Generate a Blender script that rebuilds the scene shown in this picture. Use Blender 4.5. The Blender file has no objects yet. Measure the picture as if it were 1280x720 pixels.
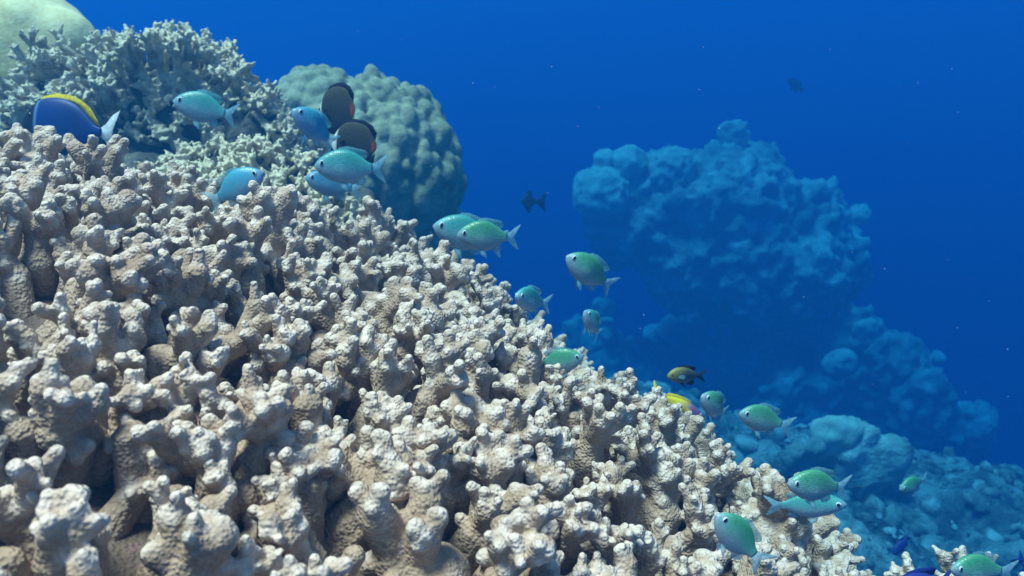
import bpy, math, random, time
import numpy as np
from mathutils import Vector, Matrix, noise
from mathutils.kdtree import KDTree

T0 = time.time()
RNG = np.random.default_rng(7)
random.seed(7)
SC = bpy.context.scene
COL = SC.collection
R = math.radians

# ------------------------------------------------------------------ camera
PITCH = R(22)
FOCAL = 28.0
FPX = 1280 * FOCAL / 36.0
cam_d = bpy.data.cameras.new('camera')
cam_d.lens = FOCAL
cam_d.sensor_width = 36
cam_d.clip_start = 0.02
cam_d.clip_end = 500
cam_d.dof.use_dof = True
cam_d.dof.focus_distance = 0.76
cam_d.dof.aperture_fstop = 11.0
cam = bpy.data.objects.new('camera', cam_d)
COL.objects.link(cam)
cam.rotation_euler = (R(90) - PITCH, 0, 0)
SC.camera = cam
RIGHT = np.array([1., 0, 0])
FWD = np.array([0, math.cos(PITCH), -math.sin(PITCH)])
UPV = np.array([0, math.sin(PITCH), math.cos(PITCH)])


def at(u, v, d):
    """point of the place seen at pixel (u, v) of the photograph, d metres ahead"""
    return d * (FWD + (u - 640) / FPX * RIGHT - (v - 360) / FPX * UPV)


def project(p):
    p = np.atleast_2d(p)
    d = p @ FWD
    return 640 + FPX * (p @ RIGHT) / d, 360 - FPX * (p @ UPV) / d, d


# ------------------------------------------------------------------ light
SUN_DIR = np.array([-0.27, -0.06, 0.94])
SUN_DIR /= np.linalg.norm(SUN_DIR)
world = bpy.data.worlds.new('World')
SC.world = world
world.use_nodes = True
wn = world.node_tree
for n in list(wn.nodes):
    wn.nodes.remove(n)
sky = wn.nodes.new('ShaderNodeTexSky')
sky.sky_type = 'NISHITA'
sky.sun_disc = False
sky.sun_elevation = math.asin(SUN_DIR[2])
sky.sun_rotation = math.atan2(SUN_DIR[0], SUN_DIR[1])
bg = wn.nodes.new('ShaderNodeBackground')
bg.inputs['Strength'].default_value = 0.075
wo = wn.nodes.new('ShaderNodeOutputWorld')
wn.links.new(sky.outputs[0], bg.inputs[0])
wn.links.new(bg.outputs[0], wo.inputs[0])

sun_d = bpy.data.lights.new('sun', 'SUN')
sun_d.energy = 4.5
sun_d.angle = R(16)
sun_d.color = (1.0, 0.88, 0.77)
sun = bpy.data.objects.new('sun', sun_d)
COL.objects.link(sun)
sun.rotation_euler = Vector(SUN_DIR).to_track_quat('Z', 'Y').to_euler()

SC.view_settings.view_transform = 'Standard'
SC.view_settings.look = 'None'
SC.view_settings.gamma = 1
SC.view_settings.use_curve_mapping = False
SC.view_settings.exposure = 0.88
SC.cycles.use_denoising = True
SC.cycles.volume_bounces = 1
SC.cycles.max_bounces = 6
SC.cycles.diffuse_bounces = 3
SC.cycles.transparent_max_bounces = 12

# ------------------------------------------------------------------ water body (haze)
HAZE_D = 0.43
HAZE_COL = (0.006, 0.084, 0.215)      # scattering share of each channel
HAZE_ABS = (0.0, 0.40, 0.81)          # what is not absorbed


# ------------------------------------------------------------------ node helpers
def new_mat(name):
    m = bpy.data.materials.new(name)
    m.use_nodes = True
    nt = m.node_tree
    nt.nodes.clear()
    out = nt.nodes.new('ShaderNodeOutputMaterial')
    return m, nt, out


def nd(nt, typ, **kw):
    n = nt.nodes.new(typ)
    for k, v in kw.items():
        if k.startswith('i_'):
            n.inputs[k[2:].replace('_', ' ')].default_value = v
        else:
            setattr(n, k, v)
    return n


def ramp(nt, src, stops, interp='LINEAR'):
    r = nt.nodes.new('ShaderNodeValToRGB')
    r.color_ramp.interpolation = interp
    e = r.color_ramp.elements
    while len(e) > 1:
        e.remove(e[-1])
    e[0].position, e[0].color = stops[0][0], (*stops[0][1], 1)
    for p, c in stops[1:]:
        x = e.new(p)
        x.color = (*c, 1)
    nt.links.new(src, r.inputs[0])
    return r.outputs[0]


def mixc(nt, fac, a, b, mode='MIX'):
    m = nt.nodes.new('ShaderNodeMix')
    m.data_type = 'RGBA'
    m.blend_type = mode
    for s, v in ((m.inputs[0], fac), (m.inputs[6], a), (m.inputs[7], b)):
        if hasattr(v, 'is_linked'):
            nt.links.new(v, s)
        elif isinstance(v, (int, float)):
            s.default_value = v
        else:
            s.default_value = (*v, 1)
    return m.outputs[2]


def mth(nt, op, a, b=0.0, clamp=False):
    m = nt.nodes.new('ShaderNodeMath')
    m.operation = op
    m.use_clamp = clamp
    for s, v in ((m.inputs[0], a), (m.inputs[1], b)):
        if hasattr(v, 'is_linked'):
            nt.links.new(v, s)
        else:
            s.default_value = v
    return m.outputs[0]


def noise_n(nt, vec, scale, detail=4, rough=0.55):
    n = nd(nt, 'ShaderNodeTexNoise')
    n.inputs['Scale'].default_value = scale
    n.inputs['Detail'].default_value = detail
    n.inputs['Roughness'].default_value = rough
    nt.links.new(vec, n.inputs['Vector'])
    return n.outputs['Fac']


def voro(nt, vec, scale, feature='F1', out='Distance', rnd=1.0):
    n = nd(nt, 'ShaderNodeTexVoronoi')
    n.feature = feature
    n.inputs['Scale'].default_value = scale
    n.inputs['Randomness'].default_value = rnd
    nt.links.new(vec, n.inputs['Vector'])
    return n.outputs[out]


def bump(nt, h, strength, dist, prev=None):
    b = nt.nodes.new('ShaderNodeBump')
    b.inputs['Strength'].default_value = strength
    b.inputs['Distance'].default_value = dist
    nt.links.new(h, b.inputs['Height'])
    if prev is not None:
        nt.links.new(prev, b.inputs['Normal'])
    return b.outputs[0]


def bsdf(nt, out, col, rough=0.8, spec=0.3, normal=None, **kw):
    b = nt.nodes.new('ShaderNodeBsdfPrincipled')
    if hasattr(col, 'is_linked'):
        nt.links.new(col, b.inputs['Base Color'])
    else:
        b.inputs['Base Color'].default_value = (*col, 1)
    b.inputs['Roughness'].default_value = rough
    b.inputs['Specular IOR Level'].default_value = spec
    if normal is not None:
        nt.links.new(normal, b.inputs['Normal'])
    for k, v in kw.items():
        b.inputs[k.replace('_', ' ')].default_value = v
    if out is not None:
        nt.links.new(b.outputs[0], out.inputs['Surface'])
    return b


# ------------------------------------------------------------------ object helpers
def tag(o, label=None, cat=None, group=None, kind=None):
    if label: o['label'] = label
    if cat: o['category'] = cat
    if group: o['group'] = group
    if kind: o['kind'] = kind
    return o


def mesh_from(name, V, F, smooth=True):
    """V (n,3), F list of polys or (m,k) array"""
    me = bpy.data.meshes.new(name)
    V = np.asarray(V, dtype=np.float32)
    if isinstance(F, np.ndarray):
        m, k = F.shape
        me.vertices.add(len(V))
        me.vertices.foreach_set('co', V.ravel())
        me.loops.add(m * k)
        me.loops.foreach_set('vertex_index', F.astype(np.int32).ravel())
        me.polygons.add(m)
        me.polygons.foreach_set('loop_start', np.arange(0, m * k, k, dtype=np.int32))
        me.polygons.foreach_set('loop_total', np.full(m, k, dtype=np.int32))
        me.update(calc_edges=True)
    else:
        me.from_pydata([tuple(map(float, v)) for v in V], [], [tuple(map(int, f)) for f in F])
        me.update()
    if smooth:
        me.polygons.foreach_set('use_smooth', np.ones(len(me.polygons), dtype=bool))
    return me


def link(name, me, mat=None, parent=None, loc=None):
    o = bpy.data.objects.new(name, me)
    COL.objects.link(o)
    if mat is not None and me is not None:
        if not me.materials:
            me.materials.append(mat)
    if parent is not None:
        o.parent = parent
    if loc is not None:
        o.location = loc
    return o


def empty(name, loc=(0, 0, 0)):
    o = bpy.data.objects.new(name, None)
    o.empty_display_size = 0.05
    COL.objects.link(o)
    o.location = loc
    return o


def unit(v):
    v = np.asarray(v, float)
    return v / (np.linalg.norm(v) + 1e-12)


def frame(ax):
    ax = unit(ax)
    t = np.array([0, 0, 1.]) if abs(ax[2]) < 0.9 else np.array([1., 0, 0])
    a = unit(np.cross(ax, t))
    return a, np.cross(ax, a), ax


NSEG = 9
_ring = np.array([(math.cos(2 * math.pi * i / NSEG), math.sin(2 * math.pi * i / NSEG)) for i in range(NSEG)])


def capsule(p0, p1, r0, r1):
    """closed quad+tri capsule as tris"""
    p0 = np.asarray(p0, float); p1 = np.asarray(p1, float)
    a, b, ax = frame(p1 - p0)
    rings = []
    for ang in (-60, -25):
        t = R(ang); rings.append((p0 + ax * r0 * math.sin(t), r0 * math.cos(t)))
    for ang in (25, 60):
        t = R(ang); rings.append((p1 + ax * r1 * math.sin(t), r1 * math.cos(t)))
    V = [p0 - ax * r0]
    for c, r in rings:
        V.extend(c + r * (x * a + y * b) for x, y in _ring)
    V.append(p1 + ax * r1)
    return np.array(V)


def _capsule_faces():
    F = []
    n = NSEG
    for i in range(n):
        j = (i + 1) % n
        F.append((0, 1 + j, 1 + i))
        for k in range(3):
            q = 1 + k * n
            F.append((q + i, q + j, q + n + j)); F.append((q + i, q + n + j, q + n + i))
        q = 1 + 3 * n
        F.append((q + i, q + j, 1 + 4 * n))
    return np.array(F)


CAPF = _capsule_faces()


def capsules_mesh(segs):
    VV, FF, off = [], [], 0
    for s in segs:
        v = capsule(*s)
        VV.append(v); FF.append(CAPF + off); off += len(v)
    return np.concatenate(VV), np.concatenate(FF)


_ico = None


def ico(sub=3):
    global _ico
    if _ico is None:
        _ico = {}
    if sub not in _ico:
        import bmesh
        bm = bmesh.new()
        bmesh.ops.create_icosphere(bm, subdivisions=sub, radius=1)
        bm.verts.index_update()
        _ico[sub] = (np.array([v.co[:] for v in bm.verts]), np.array([[v.index for v in f.verts] for f in bm.faces]))
        bm.free()
    return _ico[sub]


def blobs_mesh(blobs, sub=3):
    """blobs: (centre, radii(3) or float)"""
    v0, f0 = ico(sub)
    VV, FF, off = [], [], 0
    for c, r in blobs:
        VV.append(v0 * np.asarray(r, float) + np.asarray(c, float)); FF.append(f0 + off); off += len(v0)
    return np.concatenate(VV), np.concatenate(FF)


def texture(name, typ, scale, **kw):
    t = bpy.data.textures.new(name, typ)
    if hasattr(t, 'noise_scale'):
        t.noise_scale = scale
    for k, v in kw.items():
        setattr(t, k, v)
    return t


def bake(name, V, F, voxel, smooth=3, disp=(), fac=0.5):
    """voxel union of overlapping shapes, relaxed and displaced, as one closed mesh"""
    me = mesh_from(name + '_raw', V, F)
    o = bpy.data.objects.new(name + '_raw', me)
    COL.objects.link(o)
    m = o.modifiers.new('r', 'REMESH')
    m.mode = 'VOXEL'; m.voxel_size = voxel; m.use_smooth_shade = True
    if smooth:
        m = o.modifiers.new('s', 'SMOOTH')
        m.factor = fac; m.iterations = smooth
    for tex, st in disp:
        m = o.modifiers.new('d', 'DISPLACE')
        m.texture = tex; m.strength = st; m.mid_level = 0.5; m.texture_coords = 'LOCAL'
    dg = bpy.context.evaluated_depsgraph_get()
    ev = o.evaluated_get(dg)
    out = bpy.data.meshes.new_from_object(ev)
    out.name = name
    bpy.data.objects.remove(o)
    bpy.data.meshes.remove(me)
    out.polygons.foreach_set('use_smooth', np.ones(len(out.polygons), dtype=bool))
    return out


def coords(me):
    a = np.empty(len(me.vertices) * 3, dtype=np.float32)
    me.vertices.foreach_get('co', a)
    return a.reshape(-1, 3)


def add_attr(me, name, val):
    at_ = me.attributes.new(name, 'FLOAT', 'POINT')
    at_.data.foreach_set('value', np.asarray(val, dtype=np.float32))


def tip_attr(me, tips, r):
    """pale growing tips: 1 at a tip, 0 from r metres on"""
    kd = KDTree(len(tips))
    for i, t in enumerate(tips):
        kd.insert(t, i)
    kd.balance()
    co = coords(me)
    f = kd.find
    d = np.array([f(c)[2] for c in co.tolist()])
    add_attr(me, 'tip', np.clip(1 - d / r, 0, 1))


# ------------------------------------------------------------------ materials
def coral_mat(name, base, dark, tip, fine=430.0, bump_s=0.75, alg=True):
    m, nt, out = new_mat(name)
    g = nd(nt, 'ShaderNodeNewGeometry').outputs['Position']
    n0 = noise_n(nt, g, 3.2, 3)
    tp = nd(nt, 'ShaderNodeAttribute', attribute_name='tip').outputs['Fac']
    n1 = noise_n(nt, g, 14, 4)
    n2 = noise_n(nt, g, 90, 3)
    grey = tuple(0.7 * x + 0.3 * sum(base) / 3 * k for x, k in zip(base, (0.98, 0.97, 0.86)))
    c = ramp(nt, n1, [(0.3, dark), (0.62, base)])
    c = mixc(nt, mth(nt, 'MULTIPLY', mth(nt, 'SUBTRACT', n0, 0.42, True), 3.2, True), c, grey)
    film = mth(nt, 'MULTIPLY', mth(nt, 'SUBTRACT', noise_n(nt, g, 34, 4), 0.57, True), 6.0, True)
    c = mixc(nt, mth(nt, 'MULTIPLY', film, 0.5), c, tuple(x * y for x, y in zip(dark, (0.75, 0.8, 0.6))))
    c = mixc(nt, mth(nt, 'MULTIPLY', mth(nt, 'SUBTRACT', n2, 0.42, True), 1.6, True), c, tuple(min(1, x * 1.25) for x in base))
    t2 = mth(nt, 'MULTIPLY', mth(nt, 'POWER', tp, 1.1), mth(nt, 'ADD', mth(nt, 'MULTIPLY', n2, 0.9), 0.45), True)
    c = mixc(nt, t2, c, tip)
    v = voro(nt, g, fine, 'SMOOTH_F1')
    c = mixc(nt, mth(nt, 'MULTIPLY', mth(nt, 'SUBTRACT', 0.45, v, True), 0.6, True), c, tip)
    if alg:
        n3 = noise_n(nt, g, 21, 2)
        n4 = noise_n(nt, g, 6.5, 1)
        k = mth(nt, 'MULTIPLY', mth(nt, 'MULTIPLY', mth(nt, 'SUBTRACT', n3, 0.5, True), 9, True),
                mth(nt, 'MULTIPLY', mth(nt, 'SUBTRACT', n4, 0.5, True), 8, True))
        k = mth(nt, 'MULTIPLY', k, mth(nt, 'SUBTRACT', 1.0, mth(nt, 'MULTIPLY', tp, 3.0), True), True)
        c = mixc(nt, mth(nt, 'MULTIPLY', k, 0.75), c, (0.24, 0.07, 0.14))
    h = mth(nt, 'SUBTRACT', 1.0, v)
    b = bump(nt, h, bump_s, 0.0028)
    b = bump(nt, n2, 0.35, 0.004, b)
    bsdf(nt, out, c, 0.75, 0.25, b)
    return m


def rock_mat(name, stops, scale=3.0, bscale=20, bdist=0.03, bs=0.6):
    m, nt, out = new_mat(name)
    g = nd(nt, 'ShaderNodeNewGeometry').outputs['Position']
    n1 = noise_n(nt, g, scale, 6, 0.62)
    c = ramp(nt, n1, stops)
    n2 = noise_n(nt, g, bscale, 5, 0.65)
    c = mixc(nt, 0.35, c, ramp(nt, n2, [(0.35, (0.25, 0.25, 0.25)), (0.65, (0.9, 0.9, 0.9))]), 'OVERLAY')
    bsdf(nt, out, c, 0.9, 0.2, bump(nt, n2, bs, bdist))
    return m


M_CORAL = coral_mat('finger_coral_skin', (0.385, 0.282, 0.20), (0.22, 0.15, 0.10), (0.70, 0.61, 0.53), alg=False)
M_CORE = coral_mat('coral_core_skin', (0.16, 0.115, 0.085), (0.075, 0.055, 0.045), (0.2, 0.15, 0.12), bump_s=0.7)  # dead algae-grown coral, colour also darkened to deepen the shade in the gaps
M_BUSH = coral_mat('thicket_skin', (0.27, 0.22, 0.13), (0.12, 0.095, 0.05), (0.78, 0.67, 0.47), fine=260, alg=False)
M_LOBE = rock_mat('lobed_coral_skin', [(0.3, (0.21, 0.20, 0.115)), (0.7, (0.42, 0.38, 0.24))], 7, 90, 0.006, 0.6)
M_BOULDER = rock_mat('boulder_coral_skin', [(0.3, (0.56, 0.46, 0.20)), (0.7, (0.92, 0.80, 0.46))], 6, 70, 0.005, 0.5)
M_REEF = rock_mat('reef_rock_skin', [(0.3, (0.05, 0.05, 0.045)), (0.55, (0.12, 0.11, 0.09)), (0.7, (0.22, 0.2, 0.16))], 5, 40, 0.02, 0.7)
M_OUT = rock_mat('outcrop_skin', [(0.32, (0.17, 0.19, 0.16)), (0.5, (0.32, 0.33, 0.27)), (0.68, (0.60, 0.60, 0.50))], 2.6, 9, 0.08, 0.8)
M_HEAD = rock_mat('coral_head_skin', [(0.3, (0.34, 0.36, 0.28)), (0.7, (0.6, 0.6, 0.46))], 3, 14, 0.03, 0.4)
M_RUB = rock_mat('rubble_skin', [(0.36, (0.06, 0.06, 0.05)), (0.5, (0.22, 0.21, 0.17)), (0.62, (0.48, 0.46, 0.4))], 6, 30, 0.02, 0.6)
M_SEABED = rock_mat('seabed_rubble', [(0.38, (0.06, 0.065, 0.055)), (0.48, (0.16, 0.155, 0.13)), (0.6, (0.38, 0.37, 0.32))], 3.2, 9, 0.12, 1.0)

# ------------------------------------------------------------------ water volume
m_h, nt, out = new_mat('sea_water')
pv = nd(nt, 'ShaderNodeVolumePrincipled')
pv.inputs['Density'].default_value = HAZE_D
pv.inputs['Density Attribute'].default_value = ''
pv.inputs['Color'].default_value = (*HAZE_COL, 1)
pv.inputs['Absorption Color'].default_value = (*HAZE_ABS, 1)
pv.inputs['Anisotropy'].default_value = 0.35
nt.links.new(pv.outputs[0], out.inputs['Volume'])
m_h.cycles.homogeneous_volume = True
hx, hz0, hz1 = 62.0, -14.0, 0.45
hv = np.array([(x, y, z) for z in (hz0, hz1) for y in (-hx, hx) for x in (-hx, hx)])
hf = [(0, 2, 3, 1), (4, 5, 7, 6), (0, 1, 5, 4), (2, 6, 7, 3), (0, 4, 6, 2), (1, 3, 7, 5)]
haze = link('haze', mesh_from('haze', hv, hf, False), m_h)
tag(haze, kind='stuff')


# ------------------------------------------------------------------ seabed
def sstep(a, b, x):
    t = np.clip((x - a) / (b - a), 0, 1)
    return t * t * (3 - 2 * t)


def gauss(x, y, cx, cy, sx, sy):
    return np.exp(-((x - cx) / sx) ** 2 - ((y - cy) / sy) ** 2)


def seabed_h(x, y):
    h = -2.95 + 0 * x
    h = h - 7.5 * sstep(5.5, 11.5, y + 0.5 * np.maximum(x, 0))
    h = h - 1.5 * sstep(4, 30, np.hypot(x, y))
    h = h + 1.95 * gauss(x, y, -1.3, 2.4, 1.3, 1.5)
    h = h + 1.2 * gauss(x, y, -0.6, 0.3, 1.1, 1.0)
    return h


n = 420
s = np.linspace(-1, 1, n)
gx = np.sinh(s * 4.2) / math.sinh(4.2) * 60
gy = np.sinh(np.linspace(-0.86, 1, n) * 4.2) / math.sinh(4.2) * 60 + 1.5
X, Y = np.meshgrid(gx, gy)
Z = seabed_h(X, Y)
for i in range(n):
    for j in range(n):
        p = Vector((X[i, j] * 0.9, Y[i, j] * 0.9, 3.1))
        Z[i, j] += 0.26 * noise.fractal(p, 1.0, 2.0, 5) + 0.13 * max(0, noise.noise(p * 3.3)) + 0.09 * noise.noise(p * 7)
idx = np.arange(n * n).reshape(n, n)
Fq = np.stack([idx[:-1, :-1], idx[:-1, 1:], idx[1:, 1:], idx[1:, :-1]], -1).reshape(-1, 4)
seabed = link('seabed', mesh_from('seabed', np.stack([X, Y, Z], -1).reshape(-1, 3), Fq), M_SEABED)
tag(seabed, kind='structure')
rg = np.random.default_rng(21)
bl = []
while len(bl) < 4200:
    x, y = rg.uniform(0.6, 6.0), rg.uniform(2.4, 8.5)
    if abs(x / y) > 0.85:
        continue
    i, j = np.abs(gy - y).argmin(), np.abs(gx - x).argmin()
    q = 0.014 + 0.075 * rg.random() ** 4
    bl.append(((x, y, Z[i, j] - q * 0.1), q * (0.6 + 0.8 * rg.random(3)) * np.array([1, 1, .75])))
VV, FF = blobs_mesh([((0, 0, 0), 1)], 1)
vall, fall = [], []
for k, (c, q) in enumerate(bl):
    a_, b_, c_ = frame(rg.normal(0, 1, 3))
    vall.append((VV * (0.6 + 0.8 * rg.random((len(VV), 1)))) @ np.stack([a_, b_, c_]) * q + np.array(c)); fall.append(FF + k * len(VV))
rb = link('coral_rubble', mesh_from('coral_rubble', np.concatenate(vall), np.concatenate(fall)), M_RUB)
tag(rb, kind='stuff')
print('seabed', time.time() - T0)

# ------------------------------------------------------------------ far outcrops
TX_BIG = texture('big', 'CLOUDS', 0.45, noise_depth=3)
TX_MID = texture('mid', 'CLOUDS', 0.14, noise_depth=3)
TX_SML = texture('sml', 'VORONOI', 0.10)


def pxr(rpx, d):
    return rpx * d / FPX


def rock_part(name, blobs, voxel, mat, parent, disp, smooth=3):
    V, F = blobs_mesh([(at(u, v, d) - np.array(parent.location), np.array(q) * pxr(1, d)) for u, v, d, q in blobs])
    return link(name, bake(name, V, F, voxel, smooth, disp), mat, parent)


def outcrop(loc, label, rocks, heads, group='reef outcrops in the blue distance'):
    e = empty('reef_outcrop', loc)
    tag(e, label, 'reef outcrop', group)
    rk = rock_part('rock', rocks, 0.04, M_OUT, e, ((TX_BIG, 0.34), (TX_MID, 0.26)))
    for h in heads:
        rock_part('coral_head', h, 0.02, M_HEAD, e, ((TX_SML, 0.05), (TX_MID, 0.05)))
    return e


d = 9.0
outcrop(at(900, 470, d), 'big far blue outcrop topped with round coral heads right of centre',
        [(900, 262, d, (95, 70, 80)), (835, 262, d, (75, 62, 70)), (985, 305, d + .2, (85, 52, 80)), (940, 330, d, (95, 55, 80)),
         (870, 320, d, (75, 50, 70)), (1040, 330, d + .3, (44, 40, 60)), (925, 228, d + .2, (55, 44, 60)), (893, 212, d + .2, (30, 26, 40)),
         (930, 440, d + 1.4, (120, 90, 60)), (900, 520, d + 1.4, (150, 90, 70)), (930, 650, d + 1.4, (170, 130, 90)), (1010, 350, d - .2, (50, 34, 60)), (795, 275, d, (60, 40, 60))],
        [[(752, 243, d - .3, (37, 36, 36))], [(787, 204, d - .35, (24, 21, 23)), (782, 222, d - .2, (16, 20, 16))], [(754, 200, d - .35, (13, 14, 13)), (752, 214, d - .3, (14, 14, 14))],
         [(840, 212, d - .45, (30, 25, 29))], [(917, 169, d - .1, (21, 9, 20)), (917, 188, d, (11, 20, 12))], [(1075, 268, d + .3, (14, 13, 14))],
         [(732, 232, d - .2, (16, 22, 20))]])
d = 9.0
outcrop(at(1110, 560, d), 'sloping far blue outcrop below right of the big one',
        [(1062, 428, d, (48, 26, 50)), (1105, 470, d, (56, 36, 60)), (1150, 512, d - .2, (46, 30, 50)), (1030, 470, d + .9, (50, 40, 50)), (1105, 545, d + .3, (80, 40, 70)), (1185, 548, d, (60, 26, 50)), (1005, 508, d + .2, (64, 22, 50))],
        [[(1082, 412, d - .3, (17, 11, 16))], [(1172, 448, d - .1, (10, 8, 10)), (1168, 470, d, (10, 24, 10))], [(1050, 455, d - .4, (22, 15, 20))]])
d = 4.9
outcrop(at(1045, 590, d), 'small rounded blue outcrop low in the water above the seabed rubble',
        [(1045, 560, d, (52, 26, 46)), (1020, 570, d, (42, 20, 40)), (1085, 580, d, (40, 18, 36))],
        [[(1045, 545, d - .05, (32, 22, 30))]])
d = 10.0
outcrop(at(740, 520, d), 'faint low outcrop deep in the blue below the centre of the photo',
        [(735, 440, d, (45, 35, 50)), (790, 480, d, (60, 35, 60)), (700, 500, d, (60, 40, 60)), (760, 520, d, (110, 50, 90))],
        [[(755, 385, d - .5, (18, 9, 14)), (757, 410, d - .3, (12, 30, 12))]])
print('outcrops', time.time() - T0)

# ------------------------------------------------------------------ branching coral
UPW = np.array([0, 0, 1.])


def stem(base, axis, sc, fat, rng, nprim=None, nubs=(3, 5), length=1.0):
    """one branching coral stem: segments and the positions of its growing tips"""
    a, b, ax = frame(axis)
    segs, tips = [], []
    L = (0.041 + 0.014 * rng.random()) * sc * length
    r0, r1 = 0.0165 * sc * fat, 0.0125 * sc * fat
    bend = rng.normal(0, 0.25, 2)
    p0 = np.asarray(base) - ax * 0.025 * sc
    p1 = np.asarray(base) + ax * L * 0.55
    p2 = np.asarray(base) + unit(ax + bend[0] * a + bend[1] * b) * L
    segs.append((p0, p1, r0 * 1.45, r0)); segs.append((p1, p2, r0, r1))

    def nub(p, dr, r, l):
        e = p + unit(dr) * l
        segs.append((p, e, r, r * (0.82 + 0.12 * rng.random())))
        tips.append(e + unit(dr) * r * 0.8)

    k = nprim or rng.integers(3, 6)
    ph = rng.random() * 6.28
    for i in range(k):
        th = ph + 6.283 * i / k + rng.normal(0, 0.35)
        sp = 0.38 + 0.50 * rng.random()
        lat = math.cos(th) * a + math.sin(th) * b
        dr = unit(ax + sp * lat + 0.25 * UPW)
        l = (0.020 + 0.020 * rng.random()) * sc
        st = p2 if rng.random() < 0.65 else p1 + (p2 - p1) * rng.random()
        e = st + dr * l
        rr = (0.0078 + 0.0036 * rng.random()) * sc * (0.5 + 0.5 * fat)
        segs.append((st, e, rr * 1.08, rr))
        for j in range(rng.integers(nubs[0], nubs[1] + 1)):
            tj = 6.283 * rng.random()
            a2, b2, _ = frame(dr)
            s2 = 0.3 + 0.65 * rng.random()
            nub(st + dr * l * (0.55 + 0.5 * rng.random()), dr + s2 * (math.cos(tj) * a2 + math.sin(tj) * b2) + 0.2 * UPW,
                (0.0046 + 0.0026 * rng.random()) * sc * (0.6 + 0.4 * fat), (0.010 + 0.011 * rng.random()) * sc)
    for j in range(rng.integers(2, 6)):
        tj = 6.283 * rng.random()
        q = p0 + (p2 - p0) * (0.5 + 0.5 * rng.random())
        nub(q, (math.cos(tj) * a + math.sin(tj) * b) + 0.7 * ax, (0.006 + 0.003 * rng.random()) * sc * fat, (0.014 + 0.008 * rng.random()) * sc * fat)
    nub(p2, ax + rng.normal(0, 0.3, 3), (0.0075 + 0.002 * rng.random()) * sc, (0.010 + 0.008 * rng.random()) * sc)
    return segs, tips


TX_L1 = texture('lump', 'CLOUDS', 0.013, noise_depth=2)
TX_L2 = texture('grain', 'CLOUDS', 0.0042, noise_depth=1)
TX_LOW = texture('low', 'CLOUDS', 0.06, noise_depth=3)


def build_stems(parent, stems, n_near, vox_near, vox_far, mat, tip_r, part='branch', rest='branch_mass', order=None, smooth=2, disp=True):
    """the stems that show largest are parts of their own, the rest is one mesh"""
    o0 = np.array(parent.location)
    order = list(range(len(stems))) if order is None else order
    dn = ((TX_L1, 0.0030),) if disp else ((TX_L1, 0.003),)
    for i in order[:n_near]:
        segs, tips = stems[i]
        V, F = capsules_mesh(segs)
        me = bake(part, V - o0, F, vox_near, smooth, dn)
        tip_attr(me, [t - o0 for t in tips], tip_r)
        link(part, me, mat, parent)
    rs = [sg for i in order[n_near:] for sg in stems[i][0]]
    if rs:
        V, F = capsules_mesh(rs)
        me = bake(rest, V - o0, F, vox_far, smooth, dn[:1])
        tip_attr(me, [t - o0 for i in order[n_near:] for t in stems[i][1]], tip_r)
        ob = link(rest, me, mat, parent)
        ob['kind'] = 'stuff'
        print(rest, len(me.vertices))


# --- the big mound of finger coral in front
MC = -0.74816 * RIGHT - 1.40821 * UPV + 1.14590 * FWD
MR = 1.598
RIM = [(0, 150), (120, 168), (200, 203), (330, 243), (480, 265), (540, 300), (590, 325), (640, 358), (662, 404), (688, 452), (730, 500),
       (840, 526), (880, 556), (950, 566), (990, 590), (1050, 650), (1080, 675), (1110, 718)]
rim_p, rim_h = [], []
for u, v in RIM:                       # how far the colony bulges or dips along its rim
    q = unit(at(u, v, 1.0))
    t = float(np.dot(q, MC))
    rim_p.append(q * t); rim_h.append(np.linalg.norm(q * t - MC) - MR)
rim_p, rim_h = np.array(rim_p), np.array(rim_h)


OUTLINE = np.array([(-60, 135), (0, 146), (120, 163), (200, 198), (330, 234), (480, 252), (540, 292), (590, 316), (660, 334), (690, 366), (720, 408), (760, 458),
                    (860, 488), (890, 526), (960, 540), (990, 578), (1050, 638), (1080, 664), (1110, 712), (1160, 780), (1300, 960)], float)


def near_lift(P):
    t = np.clip((0.85 - np.linalg.norm(P, axis=-1)) / 0.4, 0, 1)
    return 0.022 * t


def above_rim(tips):
    u, v, d_ = project(np.array(tips))
    lim = np.interp(u, OUTLINE[:, 0], OUTLINE[:, 1])
    return np.max(np.where((u > -60) & (u < 1300), lim - v, -99)) if len(u) else -99


def swell(P):
    d2 = ((P[:, None, :] - rim_p[None]) ** 2).sum(-1)
    w = np.exp(-d2 / 0.09 ** 2)
    return (w @ rim_h) / (w.sum(1) + 0.10)


def poisson_sphere(C, rad, spacing, keep, rng, tries=60000, fsp=None):
    out = []
    grid = {}
    pts = rng.normal(0, 1, (tries, 3))
    pts /= np.linalg.norm(pts, axis=1)[:, None]
    P = C + pts * rad
    k = keep(P, pts)
    fs = np.ones(len(P)) if fsp is None else fsp(P)
    for p, nrm, f_ in zip(P[k], pts[k], fs[k]):
        c = tuple((p // spacing).astype(int))
        ok = True
        for dx in (-1, 0, 1):
            for dy in (-1, 0, 1):
                for dz in (-1, 0, 1):
                    for q in grid.get((c[0] + dx, c[1] + dy, c[2] + dz), ()):
                        if (q[0] - p[0]) ** 2 + (q[1] - p[1]) ** 2 + (q[2] - p[2]) ** 2 < (spacing * f_) ** 2:
                            ok = False
                            break
        if ok:
            grid.setdefault(c, []).append(p)
            out.append((p, nrm))
    return out


def keep_front(P, N):
    u, v, d = project(P)
    vd = -P / np.linalg.norm(P, axis=1)[:, None]
    facing = (N * vd).sum(1)
    return (d > 0.02) & (u > -260) & (u < 1540) & (v > 40) & (v < 1000) & (facing > -0.2)


H0 = 0.084
rng = np.random.default_rng(11)


def size_at(P):                        # fingers are finer on the near flank of the mound
    return np.clip(0.64 + 0.26 * np.linalg.norm(P, axis=1), 0.72, 0.90)


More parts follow.
